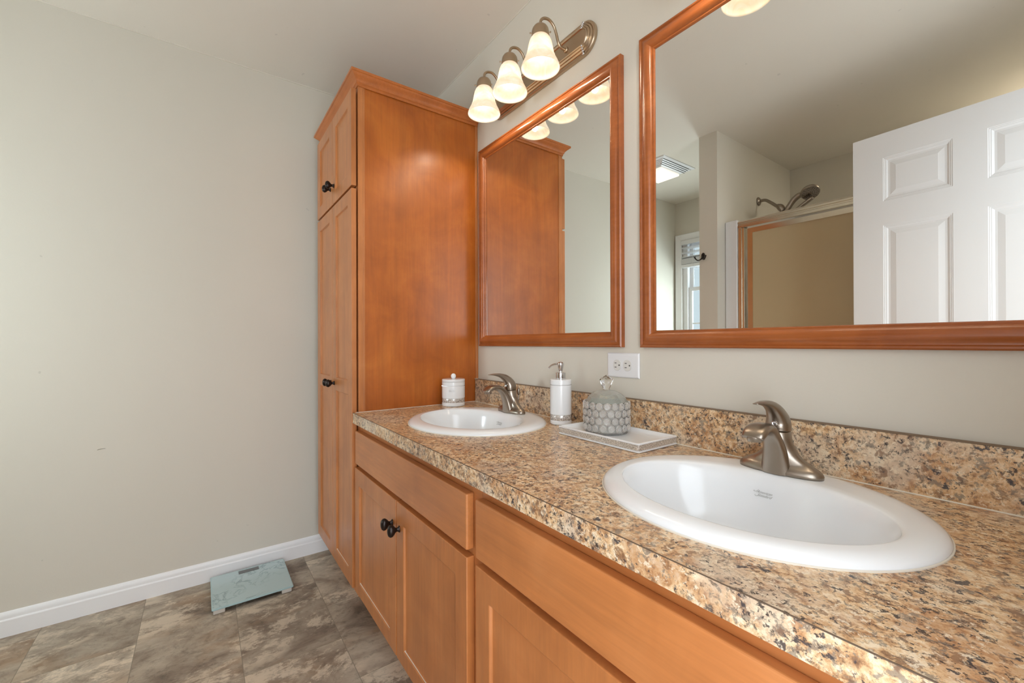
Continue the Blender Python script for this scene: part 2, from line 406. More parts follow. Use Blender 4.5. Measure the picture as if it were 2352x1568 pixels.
box(b, 0, WX0, YB - T, YB, 0, H); box(b, WX1, XR, YB - T, YB, 0, H); box(b, WX0, WX1, YB - T, YB, 0, WZ0); box(b, WX0, WX1, YB - T, YB, WZ1, H)
struct(obj('wall_front', b, WALL), 'greige window wall seen in the right mirror', 'wall')
struct(bx('wall_partition', .885, 1.005, YB, -1.614, 0, H, WALL), 'narrow greige partition beside the shower, seen in the right mirror', 'wall')
# hairline caulk at ceiling joints
struct(bx('trim_1', 0, .004, -1.9, 0, H - .004, H, CAULK), 'thin pale caulk line where left wall meets ceiling', 'trim')
struct(bx('trim_2', 0, XR, -.003, 0, H - .003, H, CAULK), 'thin pale caulk line where vanity wall meets ceiling', 'trim')
# baseboards
BP = [(0, 0), (.014, 0), (.014, .060), (.0125, .063), (.0095, .065), (.009, .070), (.0095, .075), (.0075, .082), (.0035, .088), (0, .090)]
b = nb(); sweep_path(b, [((0, YB), (1, 0)), ((0, 0), (1, 0))], BP); struct(obj('baseboard_left', b, TRIMW, auto=25), 'white baseboard along the bare left wall', 'baseboard')
b = nb(); sweep_path(b, [((.0, YB), (0, 1)), ((.885, YB), (0, 1))], BP); struct(obj('baseboard_front', b, TRIMW), 'white baseboard under the window', 'baseboard')

# ------------------------------------------------------------------ window (seen in mirror)
w = struct(bpy.data.objects.new('window_1', None), 'white sash window with raised blind, seen in the right mirror', 'window'); C.objects.link(w); w.location = (.41, YB, .9)
b = nb(); sweep_rect(b, WX0 - .062, WX1 + .062, WZ0 - .062, WZ1 + .062, [(0, 0), (0, -.016), (.006, -.02), (.05, -.014), (.062, -.010), (.062, 0)], YB + .0005)
obj('window_casing', b, TRIMW, w)
b = nb(); box(b, WX0, WX0 + .05, YB - .085, YB - .01, WZ0, WZ1); box(b, WX1 - .05, WX1, YB - .085, YB - .01, WZ0, WZ1); box(b, WX0 + .05, WX1 - .05, YB - .085, YB - .01, WZ1 - .03, WZ1); box(b, WX0 + .05, WX1 - .05, YB - .085, YB - .01, WZ0, WZ0 + .03)
obj('window_jamb', b, WHITEP, w)
for nm, z0, z1, yy in (('upper_sash', 1.585, WZ1 - .03, YB - .075), ('lower_sash', WZ0 + .03, 1.615, YB - .05)):
    b = nb(); xa, xb = WX0 + .05, WX1 - .05
    sweep_rect(b, xa, xb, z0, z1, [(0, 0), (0, .022), (.034, .022), (.034, 0)], yy + .022)
    sh = obj(nm, b, WHITEP, w)
    bx('window_pane', xa + .034, xb - .034, yy + .008, yy + .013, z0 + .034, z1 - .034, WGLASS, sh)
    b = nb(); zc = (z0 + z1) / 2; xc = (xa + xb) / 2
    box(b, xa + .034, xb - .034, yy + .004, yy + .0175, zc - .006, zc + .006); box(b, xc - .006, xc + .006, yy + .004, yy + .0175, z0 + .034, z1 - .034)
    obj('muntin', b, WHITEP, sh)
t = thing('window_blind', 'white slatted blind raised at the top of the window, seen in the right mirror', 'blind', (.41, YB, 2.05))
bx('headrail', WX0 + .004, WX1 - .004, YB - .008, YB + .03, 2.02, 2.058, WHITEP, t, .002)
for k in range(3):
    b = nb(); z = 1.985 - .045 * k; box(b, WX0 + .006, WX1 - .006, YB - .018, YB + .030, z - .0015, z + .0015)
    bmesh.ops.rotate(b, cent=(0, YB + .005, z), matrix=Matrix.Rotation(.25, 3, 'X'), verts=b.verts); obj('slat', b, WHITEP, t)
b = nb()
for k in range(12): box(b, WX0 + .006, WX1 - .006, YB - .018, YB + .03, 1.835 + k * .0042, 1.838 + k * .0042)
obj('slat_stack', b, WHITEP, t)
bx('bottom_rail', WX0 + .006, WX1 - .006, YB - .016, YB + .028, 1.80, 1.832, WHITEP, t, .004)
for x in (.2, .6): bx('ladder_cord', x - .001, x + .001, YB + .0305, YB + .0315, 1.80, 2.02, WHITEP, t)

# ------------------------------------------------------------------ open six-panel door (seen in mirror)
d = struct(bpy.data.objects.new('door_1', None), 'white six panel door standing open, seen in the right mirror', 'door'); C.objects.link(d)
d.location = (2.506, -1.412, 0); d.rotation_euler = (0, 0, PI + math.atan2(.027, .517))
LW = .76; b = nb()   # local: hinge at x=0, free edge at x=LW; mirror-facing face towards local -y
sx_ = [0, .110, .332, .428, .650, LW]; sz = [.012, .22, .83, .98, 1.617, 1.725, 1.92, 2.03]
V = {}
def gv(x, z, y):
    k = (round(x, 5), round(z, 5), round(y, 5))
    if k not in V: V[k] = b.verts.new((x, y, z))
    return V[k]
for face, sgn in ((0, 1), (.035, -1)):
    for i in range(5):
        for j in range(7):
            a_, b_, c_, d_ = sx_[i], sx_[i + 1], sz[j], sz[j + 1]
            def ring(t_, y_): return [gv(a_ + t_, c_ + t_, y_), gv(b_ - t_, c_ + t_, y_), gv(b_ - t_, d_ - t_, y_), gv(a_ + t_, d_ - t_, y_)]
            if i in (1, 3) and j in (1, 3, 5):
                rs = [ring(t_, face + sgn * h_) for t_, h_ in ((0, 0), (.002, .0012), (.005, .0012), (.007, .0026), (.010, .0026), (.017, .0058), (.024, .0058), (.044, .0022))]
                for p_, q_ in zip(rs, rs[1:]):
                    for k in range(4): b.faces.new((p_[k], p_[(k + 1) % 4], q_[(k + 1) % 4], q_[k]))
                b.faces.new(rs[-1])
            else: b.faces.new(ring(0, face))
for xs_, edge in ((0, None), (LW, None)):
    b.faces.new([gv(xs_, z, 0) for z in sz] + [gv(xs_, z, .035) for z in sz[::-1]])
for zz in (sz[0], sz[-1]):
    b.faces.new([gv(x, zz, 0) for x in sx_] + [gv(x, zz, .035) for x in sx_[::-1]])
slab = obj('door_slab', b, DOORM, d, local=True)
for s_, yy in ((-1, 0), (1, .035)):
    M_ = Matrix.Translation((LW - .07, yy, .96)) @ Matrix.Rotation(-s_ * PI / 2, 4, 'X'); b = nb()
    lathe(b, [(.03, 0), (.03, .005), (.012, .01), (.011, .035), (.024, .043), (.028, .055), (.022, .067), (0, .07)], M=M_, n=24)
    obj('door_knob', b, NICKEL, d, smooth=True, local=True)
for z in (.25, 1.05, 1.80):
    b = nb(); lathe(b, [(.006, z - .045), (.006, z + .045)], (-.004, .0, 0), 10); obj('hinge', b, NICKEL, d, smooth=False, local=True)
# door casing on the right wall
b = nb(); 
for y0, y1, z0, z1 in ((DY0 - .06, DY0, 0, 2.11), (DY1, DY1 + .045, 0, 2.11), (DY0, DY1, 2.05, 2.11)): box(b, XR - .014, XR, y0, y1, z0, z1)
struct(obj('trim_3', b, TRIMW), 'white casing around the open doorway', 'trim')

# ------------------------------------------------------------------ shower (seen in mirror)
t = thing('shower_stall', 'white shower stall with metal framed obscure glass sliding doors, seen in the right mirror', 'shower', (1.78, -2.2, 0))
SZ = 1.868; SF = -1.705
b = nb()
box(b, 1.006, 1.085, SF - .05, SF, .0, SZ); box(b, 1.006, 1.05, YB + .01, SF - .05, 0, SZ); box(b, 1.05, 2.51, YB + .01, YB + .04, 0, SZ); box(b, 2.51, 2.555, YB + .01, SF - .05, 0, SZ); box(b, 2.475, 2.555, SF - .05, SF, 0, SZ)
obj('stall_surround', b, STALL, t, bevel=.008, seg=3)
b = nb(); box(b, 1.05, 2.51, YB + .04, SF - .05, 0, .06); box(b, 1.085, 2.475, SF - .07, SF, 0, .14); obj('shower_pan', b, STALL, t, bevel=.006)
hp = [(SF - .010, 1.858), (SF - .006, 1.852), (SF - .002, 1.848), (SF - .002, 1.840), (SF - .008, 1.836), (SF - .008, 1.830), (SF - .002, 1.826), (SF - .002, 1.812), (SF - .05, 1.812), (SF - .055, 1.858)]
b = nb(); A_ = [b.verts.new((1.087, y, z)) for y, z in hp]; B_ = [b.verts.new((2.473, y, z)) for y, z in hp]
for k in range(len(hp)): b.faces.new((A_[k], A_[(k + 1) % len(hp)], B_[(k + 1) % len(hp)], B_[k]))
b.faces.new(A_[::-1]); b.faces.new(B_); obj('header_rail', b, ALU, t)
for x0, x1 in ((1.087, 1.125), (2.435, 2.473)):
    b = nb(); box(b, x0, x1, SF - .05, SF - .004, .14, 1.811); box(b, x0 + .008, x1 - .014, SF - .004, SF + .002, .14, 1.811); obj('wall_jamb', b, ALU, t, bevel=.002)
bx('bottom_track', 1.125, 2.435, SF - .05, SF - .004, .141, .17, ALU, t, .002)
for x0, x1, yy in ((1.135, 1.80, SF - .026), (1.75, 2.432, SF - .046)):
    b = nb(); sweep_rect(b, x0, x1, .172, 1.805, [(0, 0), (0, .014), (.008, .017), (.026, .017), (.03, .010), (.03, 0)], yy)
    sd = obj('sliding_door', b, ALU, t)
    bx('obscure_pane', x0 + .03, x1 - .03, yy - .010, yy - .005, .202, 1.775, OBSC, sd)
# shower head on the arm
t = thing('hand_shower', 'brushed metal hand shower on a curved arm above the shower door, in right mirror', 'shower head', (1.006, -2.17, 2.09))
b = nb(); lathe(b, [(.030, 0), (.030, .004), (.022, .010), (.012, .014)], M=Matrix.Rotation(PI / 2, 4, 'Y'), c=(1.006, -2.17, 2.092), n=28); obj('flange', b, NICKEL, t, smooth=True)
b = nb(); tube(b, [(1.012, -2.17, 2.092), (1.05, -2.17, 2.090), (1.085, -2.17, 2.065), (1.125, -2.17, 2.028), (1.14, -2.17, 2.015)], .0105, 14, Vector((0, 1, 0))); obj('shower_arm', b, NICKEL, t, smooth=True)
b = nb(); tube(b, [(1.128, -2.17, 2.03), (1.15, -2.17, 2.012), (1.165, -2.17, 1.985)], [.014, .022, .016], 16, Vector((0, 1, 0))); lathe(b, [(.012, 1.94), (.018, 1.95), (.018, 1.975), (.012, 1.985)], (1.165, -2.17, 0), 18); obj('holder', b, NICKEL, t, smooth=True)
b = nb(); tube(b, [(1.165, -2.165, 1.93), (1.185, -2.165, 1.975), (1.225, -2.165, 2.035), (1.262, -2.165, 2.062), (1.285, -2.165, 2.06)], [.013, .016, .018, .018, .012], 16, Vector((0, 1, 0))); tube(b, [(1.18, -2.165, 1.95), (1.25, -2.165, 1.975), (1.34, -2.165, 2.03)], [.010, .012, .014], 12, Vector((0, 1, 0))); obj('handle', b, NICKEL, t, smooth=True)
Mh = Matrix.Translation((1.325, -2.165, 2.068)) @ Matrix.Rotation(.35, 4, 'Z') @ Matrix.Rotation(math.radians(148), 4, 'Y') @ Matrix.Rotation(-.35, 4, 'X')
b = nb(); lathe(b, [(.0, -.020), (.03, -.018), (.052, -.008), (.056, .004), (.052, .012), (.048, .013), (0, .013)], M=Mh, n=32); obj('spray_head', b, NICKEL, t, smooth=True)
b = nb()
for rr_, nn_ in ((.012, 6), (.024, 12), (.036, 16), (.044, 10)):
    for k in range(nn_):
        a = 2 * PI * k / nn_ + rr_ * 20; lathe(b, [(.0022, .013), (.0018, .0145)], M=Mh @ Matrix.Translation((rr_ * math.cos(a), rr_ * math.sin(a), 0)), n=6)
o = obj('nozzles', b, DARK, t); o['kind'] = 'stuff'
t = thing('added_shower_light', 'added round fill light in the shower ceiling, hidden behind the open door', 'ceiling light', (2.33, -2.56, H))  # made-up fixture around the added shower fill
b = nb(); lathe(b, [(.085, H - .0005), (.085, H - .006), (.075, H - .008), (.075, H - .0005)], (2.33, -2.56, 0), 32); obj('trim_ring', b, WHITEP, t, smooth=True)
b = nb(); lathe(b, [(.0, H - .004), (.074, H - .004), (.074, H - .0006), (0, H - .0006)], (2.33, -2.56, 0), 32); obj('light_lens', b, LENSM, t)
# robe hook on the partition
t = thing('robe_hook', 'dark bronze double robe hook on the partition wall, seen in the right mirror', 'hook', (.912, -1.614, 1.645))
b = nb(); lathe(b, [(.0, 0), (.013, .001), (.013, .005), (.008, .009), (0, .010)], M=Matrix.Translation((.912, -1.614, 1.655)) @ Matrix.Rotation(-PI / 2, 4, 'X'), sy=1.7, n=24); obj('back_plate', b, BRONZE, t, smooth=True)
for s_ in (-1, 1):
    b = nb(); tube(b, [(.912, -1.607, 1.655), (.912 + s_ * .008, -1.597, 1.634), (.912 + s_ * .022, -1.585, 1.628), (.912 + s_ * .034, -1.577, 1.640), (.912 + s_ * .038, -1.575, 1.652)], [.005, .004, .0035, .004, .0055], 10); obj('prong', b, BRONZE, t, smooth=True)

# ------------------------------------------------------------------ ceiling fan light (seen in mirror)
t = thing('exhaust_fan_light', 'white square exhaust fan with lit lens on the ceiling, seen in the right mirror', 'ceiling light', (.42, -1.84, H))
FX0, FX1, FY0, FY1 = .245, .60, -2.05, -1.645
b = nb(); prof = [(0, 0), (0, .006), (.018, .010)]
for k in range(4): z = .012 + k * .006; prof += [(.020 + .013 * k, z), (.020 + .013 * k + .003, z - .006 if k else .004), (.020 + .013 * k + .006, z + .002), (.020 + .013 * (k + 1), z + .006)]
prof += [(.078, .040), (.09, .040)]
rings = [[b.verts.new(p) for p in ((FX0 + q, FY0 + q, H - h), (FX1 - q, FY0 + q, H - h), (FX1 - q, FY1 - q, H - h), (FX0 + q, FY1 - q, H - h))] for q, h in prof]
for a_, b_ in zip(rings, rings[1:]):
    for k in range(4): b.faces.new((a_[k], a_[(k + 1) % 4], b_[(k + 1) % 4], b_[k]))
b.faces.new(rings[-1]); obj('fan_cover', b, WHITEP, t)
for k in range(4):
    q = .022 + .013 * k; z = H - .0125 - .006 * k
    bx('louver_slot', FX1 - q - .0035, FX1 - q + .0005, FY0 + .05, FY1 - .03 - .008 * k, z - .001, z + .003, SLOT, t); bx('louver_slot', FX0 + q - .0005, FX0 + q + .0035, FY0 + .05, FY1 - .05, z - .001, z + .003, SLOT, t)
bx('light_lens', FX0 + .085, FX1 - .076, FY0 + .09, FY1 - .082, H - .060, H - .041, LENSM, t, .010)

# ------------------------------------------------------------------ cabinets
def knob(par, x, yf, z, k=1.0):
    M_ = Matrix.Translation((x, yf, z)) @ Matrix.Rotation(PI / 2, 4, 'X')
    b = nb(); lathe(b, [(.0, 0), (.0062 * k, .0002), (.0062 * k, .0018), (.0045 * k, .0035), (.0034 * k, .0085), (.0045 * k, .0125), (.0085 * k, .0175), (.0112 * k, .0235), (.0112 * k, .0290), (.0085 * k, .0340), (.004 * k, .0365), (0, .037)], M=M_, sy=1.5, n=28)
    return obj('knob', b, BRONZE, par, smooth=True)
def dust(par, x0, x1, y, z):  # thin pale line along the bottom recess edge of a door
    b = nb(); tube(b, [(x0, y, z + .0016), (x0 + .012, y, z + .0012), (x1, y, z + .0008)], [.0022, .0012, .0007], 6, smooth=2); return obj('pale_ledge_strip', b, PALE_LINE, par)

# tall linen cabinet
TX0, TX1, TYF = .110, .720, -.5480
t = thing('linen_cabinet', 'tall maple linen cabinet with crown moulding beside the left wall', 'cabinet', (.415, -.274, 0)); tall = t
b = nb(); box(b, TX0, TX1 - .004, TYF + .019, -.002, .105, 2.125); box(b, TX0 + .01, TX1 - .004, TYF + .075, -.002, .0, .105); obj('cabinet_body', b, WOODZ, t, bevel=.001)
bx('side_panel', TX1 - .004, TX1, TYF + .026, -.014, .826, 2.112, PANEL, t)
bx('edge_strip', TX1 - .004, TX1 + .0025, TYF + .019, TYF + .026, .105, 2.112, WOODZ, t, .001); bx('edge_strip', TX1 - .004, TX1 + .004, -.014, -.001, .826, 2.112, WOODZ, t, .001)
b = nb(); box(b, TX0, TX0 + .04, TYF, TYF + .019, .105, 2.12); box(b, TX1 - .04, TX1 + .0025, TYF, TYF + .019, .105, 2.12); box(b, TX0 + .04, TX1 - .04, TYF, TYF + .019, .105, .145); box(b, TX0 + .04, TX1 - .04, TYF, TYF + .019, 1.69, 1.73); box(b, TX0 + .04, TX1 - .04, TYF, TYF + .019, 2.07, 2.12)
obj('face_frame', b, WOODZ, t, bevel=.0008)
cp = [(0, 2.103), (.003, 2.103), (.004, 2.112), (.008, 2.115), (.009, 2.120), (.013, 2.126), (.020, 2.133), (.026, 2.137), (.029, 2.141), (.0335, 2.143), (.0335, 2.152), (0, 2.152)]
b = nb(); o_ = 0.003
sweep_path(b, [((TX0 - 0, -.002), (-1, 0)), ((TX0, TYF), (-1, -1)), ((TX1 + o_, TYF), (1, -1)), ((TX1 + o_, -.002), (1, 0))], cp)
obj('crown_moulding', b, CROWNW, t, auto=25)
DF = -.572; XM = .4155; ST = .055
for x0, x1, kx in ((.115, XM - .0012, XM - .030), (XM + .0012, .7165, XM + .030)):
    b = nb(); shaker(b, x0, x1, 1.714, 2.094, DF, .019, [(x0 + ST, x1 - ST, 1.714 + ST, 2.094 - ST)]); dd = obj('upper_door', b, WOODZ, t, bevel=.0015)
    knob(dd, kx, DF, 1.79)
    b = nb(); shaker(b, x0, x1, .145, 1.703, DF, .019, [(x0 + ST, x1 - ST, .145 + ST, .892), (x0 + ST, x1 - ST, .947, 1.703 - ST)]); dd = obj('lower_door', b, WOODZ, t, bevel=.0015)
    knob(dd, kx, DF, .922)
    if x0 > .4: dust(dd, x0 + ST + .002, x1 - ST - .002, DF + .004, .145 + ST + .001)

# vanity cabinets
def vanity(x0, x1, label, all_lined):
    t = thing('vanity_cabinet', label, 'cabinet', ((x0 + x1) / 2, -.27, 0), 'maple vanity base cabinets under the counter')
    YF = -.544; D = -.565; zt = .7865
    b = nb()
    box(b, x0, x0 + .016, YF + .019, -.003, .105, zt); box(b, x1 - .016, x1, YF + .019, -.003, .105, zt); box(b, x0 + .016, x1 - .016, -.012, -.003, .105, zt)
    box(b, x0 + .016, x1 - .016, YF + .019, -.012, .105, .12)
    obj('cabinet_body', b, WOODZ, t)
    bx('toe_kick', x0, x1, YF + .07, YF + .085, 0, .105, WOODX, t)
    b = nb(); box(b, x0, x0 + .038, YF, YF + .019, .105, zt); box(b, x1 - .038, x1, YF, YF + .019, .105, zt)
    for z0, z1 in ((.105, .155), (.606, .645), (.742, zt)): box(b, x0 + .038, x1 - .038, YF, YF + .019, z0, z1)
    obj('face_frame', b, WOODX, t, bevel=.0008)
    a, c = x0 + .010, x1 - .035 if x1 < 2 else x1 - .012
    if x0 > 1: a = x0 + .002
    b = nb(); box(b, a, c, D, YF, .632, .7585); obj('drawer_front', b, WOODX, t, bevel=.0035, seg=3)
    xm = (a + c) / 2; a2 = a - .004 if x0 < 1 else a
    for q0, q1, kx in ((a2, xm - .004, xm - .030), (xm + .004, c, xm + .028)):
        b = nb(); shaker(b, q0, q1, .1415, .6165, D, YF - D, [(q0 + .054, q1 - .054, .189, .5565)]); dd = obj('cabinet_door', b, WOODZ, t, bevel=.002)
        knob(dd, kx, D, .540, 1.1)
        if all_lined or q0 < xm: dust(dd, q0 + .057, q1 - .057, D + .004, .190)
    return t
vanity(.7235, 1.6275, 'maple vanity base cabinet next to the linen cabinet, under the far sink', True)
vanity(1.6285, 2.546, 'maple vanity base cabinet nearest the camera, under the near sink', False)

# ------------------------------------------------------------------ countertop
SINKS = ((1.16, -.275), (2.06, -.275)); SA, SB = .255, .225
def slab_with_holes(bm, x0, x1, y0, y1, z0, z1, holes, n=64):
    top = []; outer = [(x0, y0), (x1, y0), (x1, y1), (x0, y1)]
    loops = [outer] + [[(cx + a * math.cos(2 * PI * k / n), cy + bb * math.sin(2 * PI * k / n)) for k in range(n)] for cx, cy, a, bb in holes]
    for z in (z0, z1):
        es = []; lv = []
        for L in loops:
            vs = [bm.verts.new((x, y, z)) for x, y in L]; lv.append(vs)
            es += [bm.edges.new((vs[i], vs[(i + 1) % len(vs)])) for i in range(len(vs))]
        bmesh.ops.triangle_fill(bm, use_beauty=True, edges=es)
        top.append(lv)
    for la, lb in zip(*top):
        for i in range(len(la)): bm.faces.new((la[i], la[(i + 1) % len(la)], lb[(i + 1) % len(la)], lb[i]))
t = thing('countertop', 'brown speckled granite look laminate counter on the vanity cabinets', 'countertop', (1.635, -.285, .7865))
b = nb(); slab_with_holes(b, .7215, 2.556, -.5700, -.001, .7870, .826, [(x, y, SA - .018, SB - .018) for x, y in SINKS]); obj('counter_slab', b, GRAN, t)
bx('edge_seam', .7215, 2.556, -.5704, -.5692, .8252, .8264, simple('seam_brown', srgb(96, 78, 62), .6), t)
bx('backsplash', .7245, 2.556, -.020, -.001, .8265, .9290, GRAN, t, .0012)
bx('backsplash_cap', .7245, 2.556, -.0205, -.001, .9290, .9302, simple('cap_brown', srgb(120, 98, 76), .6), t)
b = nb(); tube(b, [(.7235, -.0215, .8266), (2.556, -.0215, .8266)], .0017, 6, Vector((0, 1, 0)), smooth=0); tube(b, [(.7235, -.020, .8266), (.7235, -.56, .8266)], .0013, 6, Vector((1, 0, 0)), smooth=0)
tube(b, [(.7245, -.021, .9304), (.7245, -.003, .9304)], .0014, 6, Vector((1, 0, 0)), smooth=0)
obj('caulk_line', b, CAULK, t)

# ------------------------------------------------------------------ sinks
def make_sink():
    cx, cy = SINKS[1]
    t = thing('oval_sink', 'white oval drop in sink nearest the camera, under the right mirror', 'sink', (cx, cy, .826), 'oval drop in sinks in the counter')
    prof = [(0, .8262), (0, .8300), (.004, .8345), (.012, .8385), (.022, .8408), (.034, .8412)]
    NB = 96; rings = []
    def ell(ox, oy, a, bb, z): return [b.verts.new((cx + ox + a * math.cos(2 * PI * k / NB), cy + oy + bb * math.sin(2 * PI * k / NB), z)) for k in range(NB)]
    b = nb()
    rings.append(ell(0, 0, SA - .02, SB - .02, .8262))
    for q, z in prof: rings.append(ell(0, 0, SA - q, SB - q, z))
    IA, IB, IY = .210, .152, -.029           # bowl opening
    for s_ in (.25, .6, .85, .95): 
        A = (SA - .034) * (1 - s_) + IA * s_; B = (SB - .034) * (1 - s_) + IB * s_; rings.append(ell(0, IY * s_, A, B, .8412 if s_ < .7 else (.8405 if s_ < .9 else .8385)))
    rings.append(ell(0, IY, IA, IB, .8345))
    for sc, z, oy in ((.975, .8285, 0), (.955, .818, 0), (.925, .800, 0), (.89, .780, 0), (.84, .758, 0), (.77, .738, 0), (.66, .722, .002), (.5, .712, .004), (.32, .706, .006), (.15, .703, .008)):
        rings.append(ell(0, IY + oy, IA * sc, IB * sc * (1 - (1 - sc) * .1), z))
    for p_, q_ in zip(rings, rings[1:]):
        for k in range(NB): b.faces.new((p_[k], p_[(k + 1) % NB], q_[(k + 1) % NB], q_[k]))
    b.faces.new(rings[-1]); obj('basin', b, CERAMIC, t, smooth=True)
    b = nb(); lathe(b, [(.0, .7075), (.017, .7075), (.020, .7065), (.0225, .7045), (.0225, .7030)], (cx, cy + IY + .008, 0), 32); obj('drain', b, CHROME, t, smooth=True)
    b = nb(); P_ = [(cx + (SA + .0005) * math.cos(2 * PI * k / 72), cy + (SB + .0005) * math.sin(2 * PI * k / 72), .8268) for k in range(73)]
    tube(b, P_, .0016, 6, Vector((0, 0, 1)), smooth=0); obj('caulk_ring', b, CAULK, t)
    # maker's script on the back slope of the bowl
    yb = IB * .935; z0 = .806
    M_ = Matrix.Translation((-.027, IY + yb - .0100, z0 - .826 - .0005)) @ Matrix.Rotation(math.radians(66), 4, 'X')
    text_mesh('script_logo', [('American', 0, .0), ('Standard', .002, -.0060)], .0071, INK, t, M_, .62)
    b = nb()
    for P_ in ([(-.0035, .0030, 0), (-.0052, .0022, 0), (-.0030, .0014, 0), (.001, .0028, 0), (.0036, .0060, 0)], [(-.0015, -.0042, 0), (-.001, -.0062, 0), (.0015, -.0068, 0), (.0042, -.0054, 0)]):
        tube(b, P_, .00022, 5, Vector((0, 0, 1)), smooth=4)
    bmesh.ops.transform(b, matrix=M_, verts=b.verts); obj('logo_swash', b, INK, t, local=True)
    return t
sk = make_sink()
dup(sk, (SINKS[0][0], SINKS[0][1], .826), 'white oval drop in sink next to the linen cabinet, under the left mirror')

# ------------------------------------------------------------------ faucets
def loft(bm, secs, n=36, M=None):
    """secs: (cx, cy, z, a, b, power)"""
    rings = []
    for cx, cy, z, a, bb, pw in secs:
        ring = []
        for k in range(n):
            an = 2 * PI * k / n; ca, sa = math.cos(an), math.sin(an)
            ring.append(bm.verts.new((cx + math.copysign(abs(ca) ** pw, ca) * a, cy + math.copysign(abs(sa) ** pw, sa) * bb, z)))
        rings.append(ring)
    for p_, q_ in zip(rings, rings[1:]):
        for k in range(n): bm.faces.new((p_[k], p_[(k + 1) % n], q_[(k + 1) % n], q_[k]))
    bm.faces.new(rings[0][::-1]); bm.faces.new(rings[-1])
def make_faucet():
    fx, fy, fz = FAUX2, FAUY, .8412
    t = thing('faucet', 'brushed nickel single handle faucet on the near sink', 'faucet', (fx, fy, fz), 'brushed nickel faucets on the sinks')
    b = nb(); loft(b, [(0, 0, 0, .0745, .0262, .85), (0, 0, .0055, .0750, .0265, .85), (0, .000, .0105, .0730, .0250, .88), (0, .001, .0150, .0685, .0215, .92), (0, .002, .0190, .0610, .0190, .95), (0, .002, .0235, .0520, .0190, 1), (0, .002, .0290, .0430, .0195, 1), (0, .002, .037, .0345, .0200, 1), (0, .003, .048, .0275, .0205, 1), (0, -.002, .060, .0235, .0205, 1), (0, -.004, .0800, .0218, .0208, 1), (0, -.004, .0812, .0206, .0198, 1)])
    obj('faucet_body', b, NICKEL, t, smooth=True, local=True)
    b = nb()
    tube(b, [(0, -.014, .001), (0, -.016, .020), (0, -.021, .046), (0, -.034, .072), (0, -.054, .0895), (0, -.078, .0950), (0, -.095, .0920), (0, -.106, .0855), (0, -.110, .0800)],
         [(.0275, .0155), (.0245, .0150), (.0200, .0150), (.0160, .0130), (.0170, .0110), (.0200, .0090), (.0212, .0085), (.0205, .0085), (.0185, .0080)], 28, Vector((1, 0, 0)), smooth=7, sq=.8)
    obj('spout', b, NICKEL, t, smooth=True, local=True)
    b = nb(); lathe(b, [(.0, .0735), (.0120, .0735), (.0130, .0750), (.0130, .083)], (0, -.102, 0), 24); obj('aerator', b, NICKEL, t, auto=40, local=True)
    b = nb()
    tube(b, [(0, -.004, .0828), (0, -.004, .092), (0, -.007, .104), (0, -.016, .117), (0, -.031, .129), (0, -.052, .1375), (0, -.076, .1410), (0, -.099, .1415)],
         [(.0210, .0203), (.0216, .0210), (.0200, .0195), (.0160, .0160), (.0125, .0115), (.0100, .0070), (.0085, .0036), (.0050, .0012)], 28, Vector((1, 0, 0)), smooth=7, sq=.85)
    lv = obj('lever_handle', b, NICKEL, t, smooth=True, local=True)
    M_ = Matrix.Translation((.0035, -.0275, .0985)) @ Matrix.Rotation(math.radians(8), 4, 'Z') @ Matrix.Rotation(math.radians(82), 4, 'X')
    b = nb(); lathe(b, [(.0, .0), (.0050, .0), (.0050, .0022), (.0042, .0030), (.0030, .0026), (0, .0026)], M=M_, n=20); obj('index_screw', b, CHROME, lv, smooth=False, local=True)
    b = nb(); tube(b, [(.0, .030, .018), (0, .033, .050), (0, .034, .064)], .0025, 10); lathe(b, [(.003, .060), (.005, .066), (.0055, .080), (.004, .086), (0, .088)], (0, .034, 0), 14); obj('lift_rod', b, NICKEL, t, smooth=True, local=True)
    return t
FAUX2, FAUY = 2.0527, -0.1180
fa = make_faucet()
dup(fa, (1.1471, FAUY, .8412), 'brushed nickel single handle faucet on the far sink beside the canister')

# ------------------------------------------------------------------ mirrors
def make_mirror():
    x0, x1, z0, z1 = .755, 1.5765, 1.082, 1.972
    t = thing('wall_mirror', 'rectangular wood framed mirror over the far sink', 'mirror', (1.1665, 0, 1.527), 'wood framed wall mirrors')
    prof = [(0, .0), (0, .0155), (.003, .0185), (.0065, .0185), (.009, .0155), (.012, .0165), (.017, .021), (.024, .0245), (.031, .0245), (.037, .021), (.0415, .0155), (.0425, .0125), (.046, .0115), (.048, .0085), (.048, .004), (.044, .0)]
    b = nb(); sweep_rect(b, x0, x1, z0, z1, prof, -.001); obj('mirror_frame', b, FRAMEX, t, auto=35)
    bx('mirror_glass', x0 + .045, x1 - .045, -.0075, -.0015, z0 + .045, z1 - .045, MIRROR, t)
    return t
m1 = make_mirror(); dup(m1, (1.1665 + .889, 0, 1.527), 'rectangular wood framed mirror over the near sink, reflecting the shower and door')

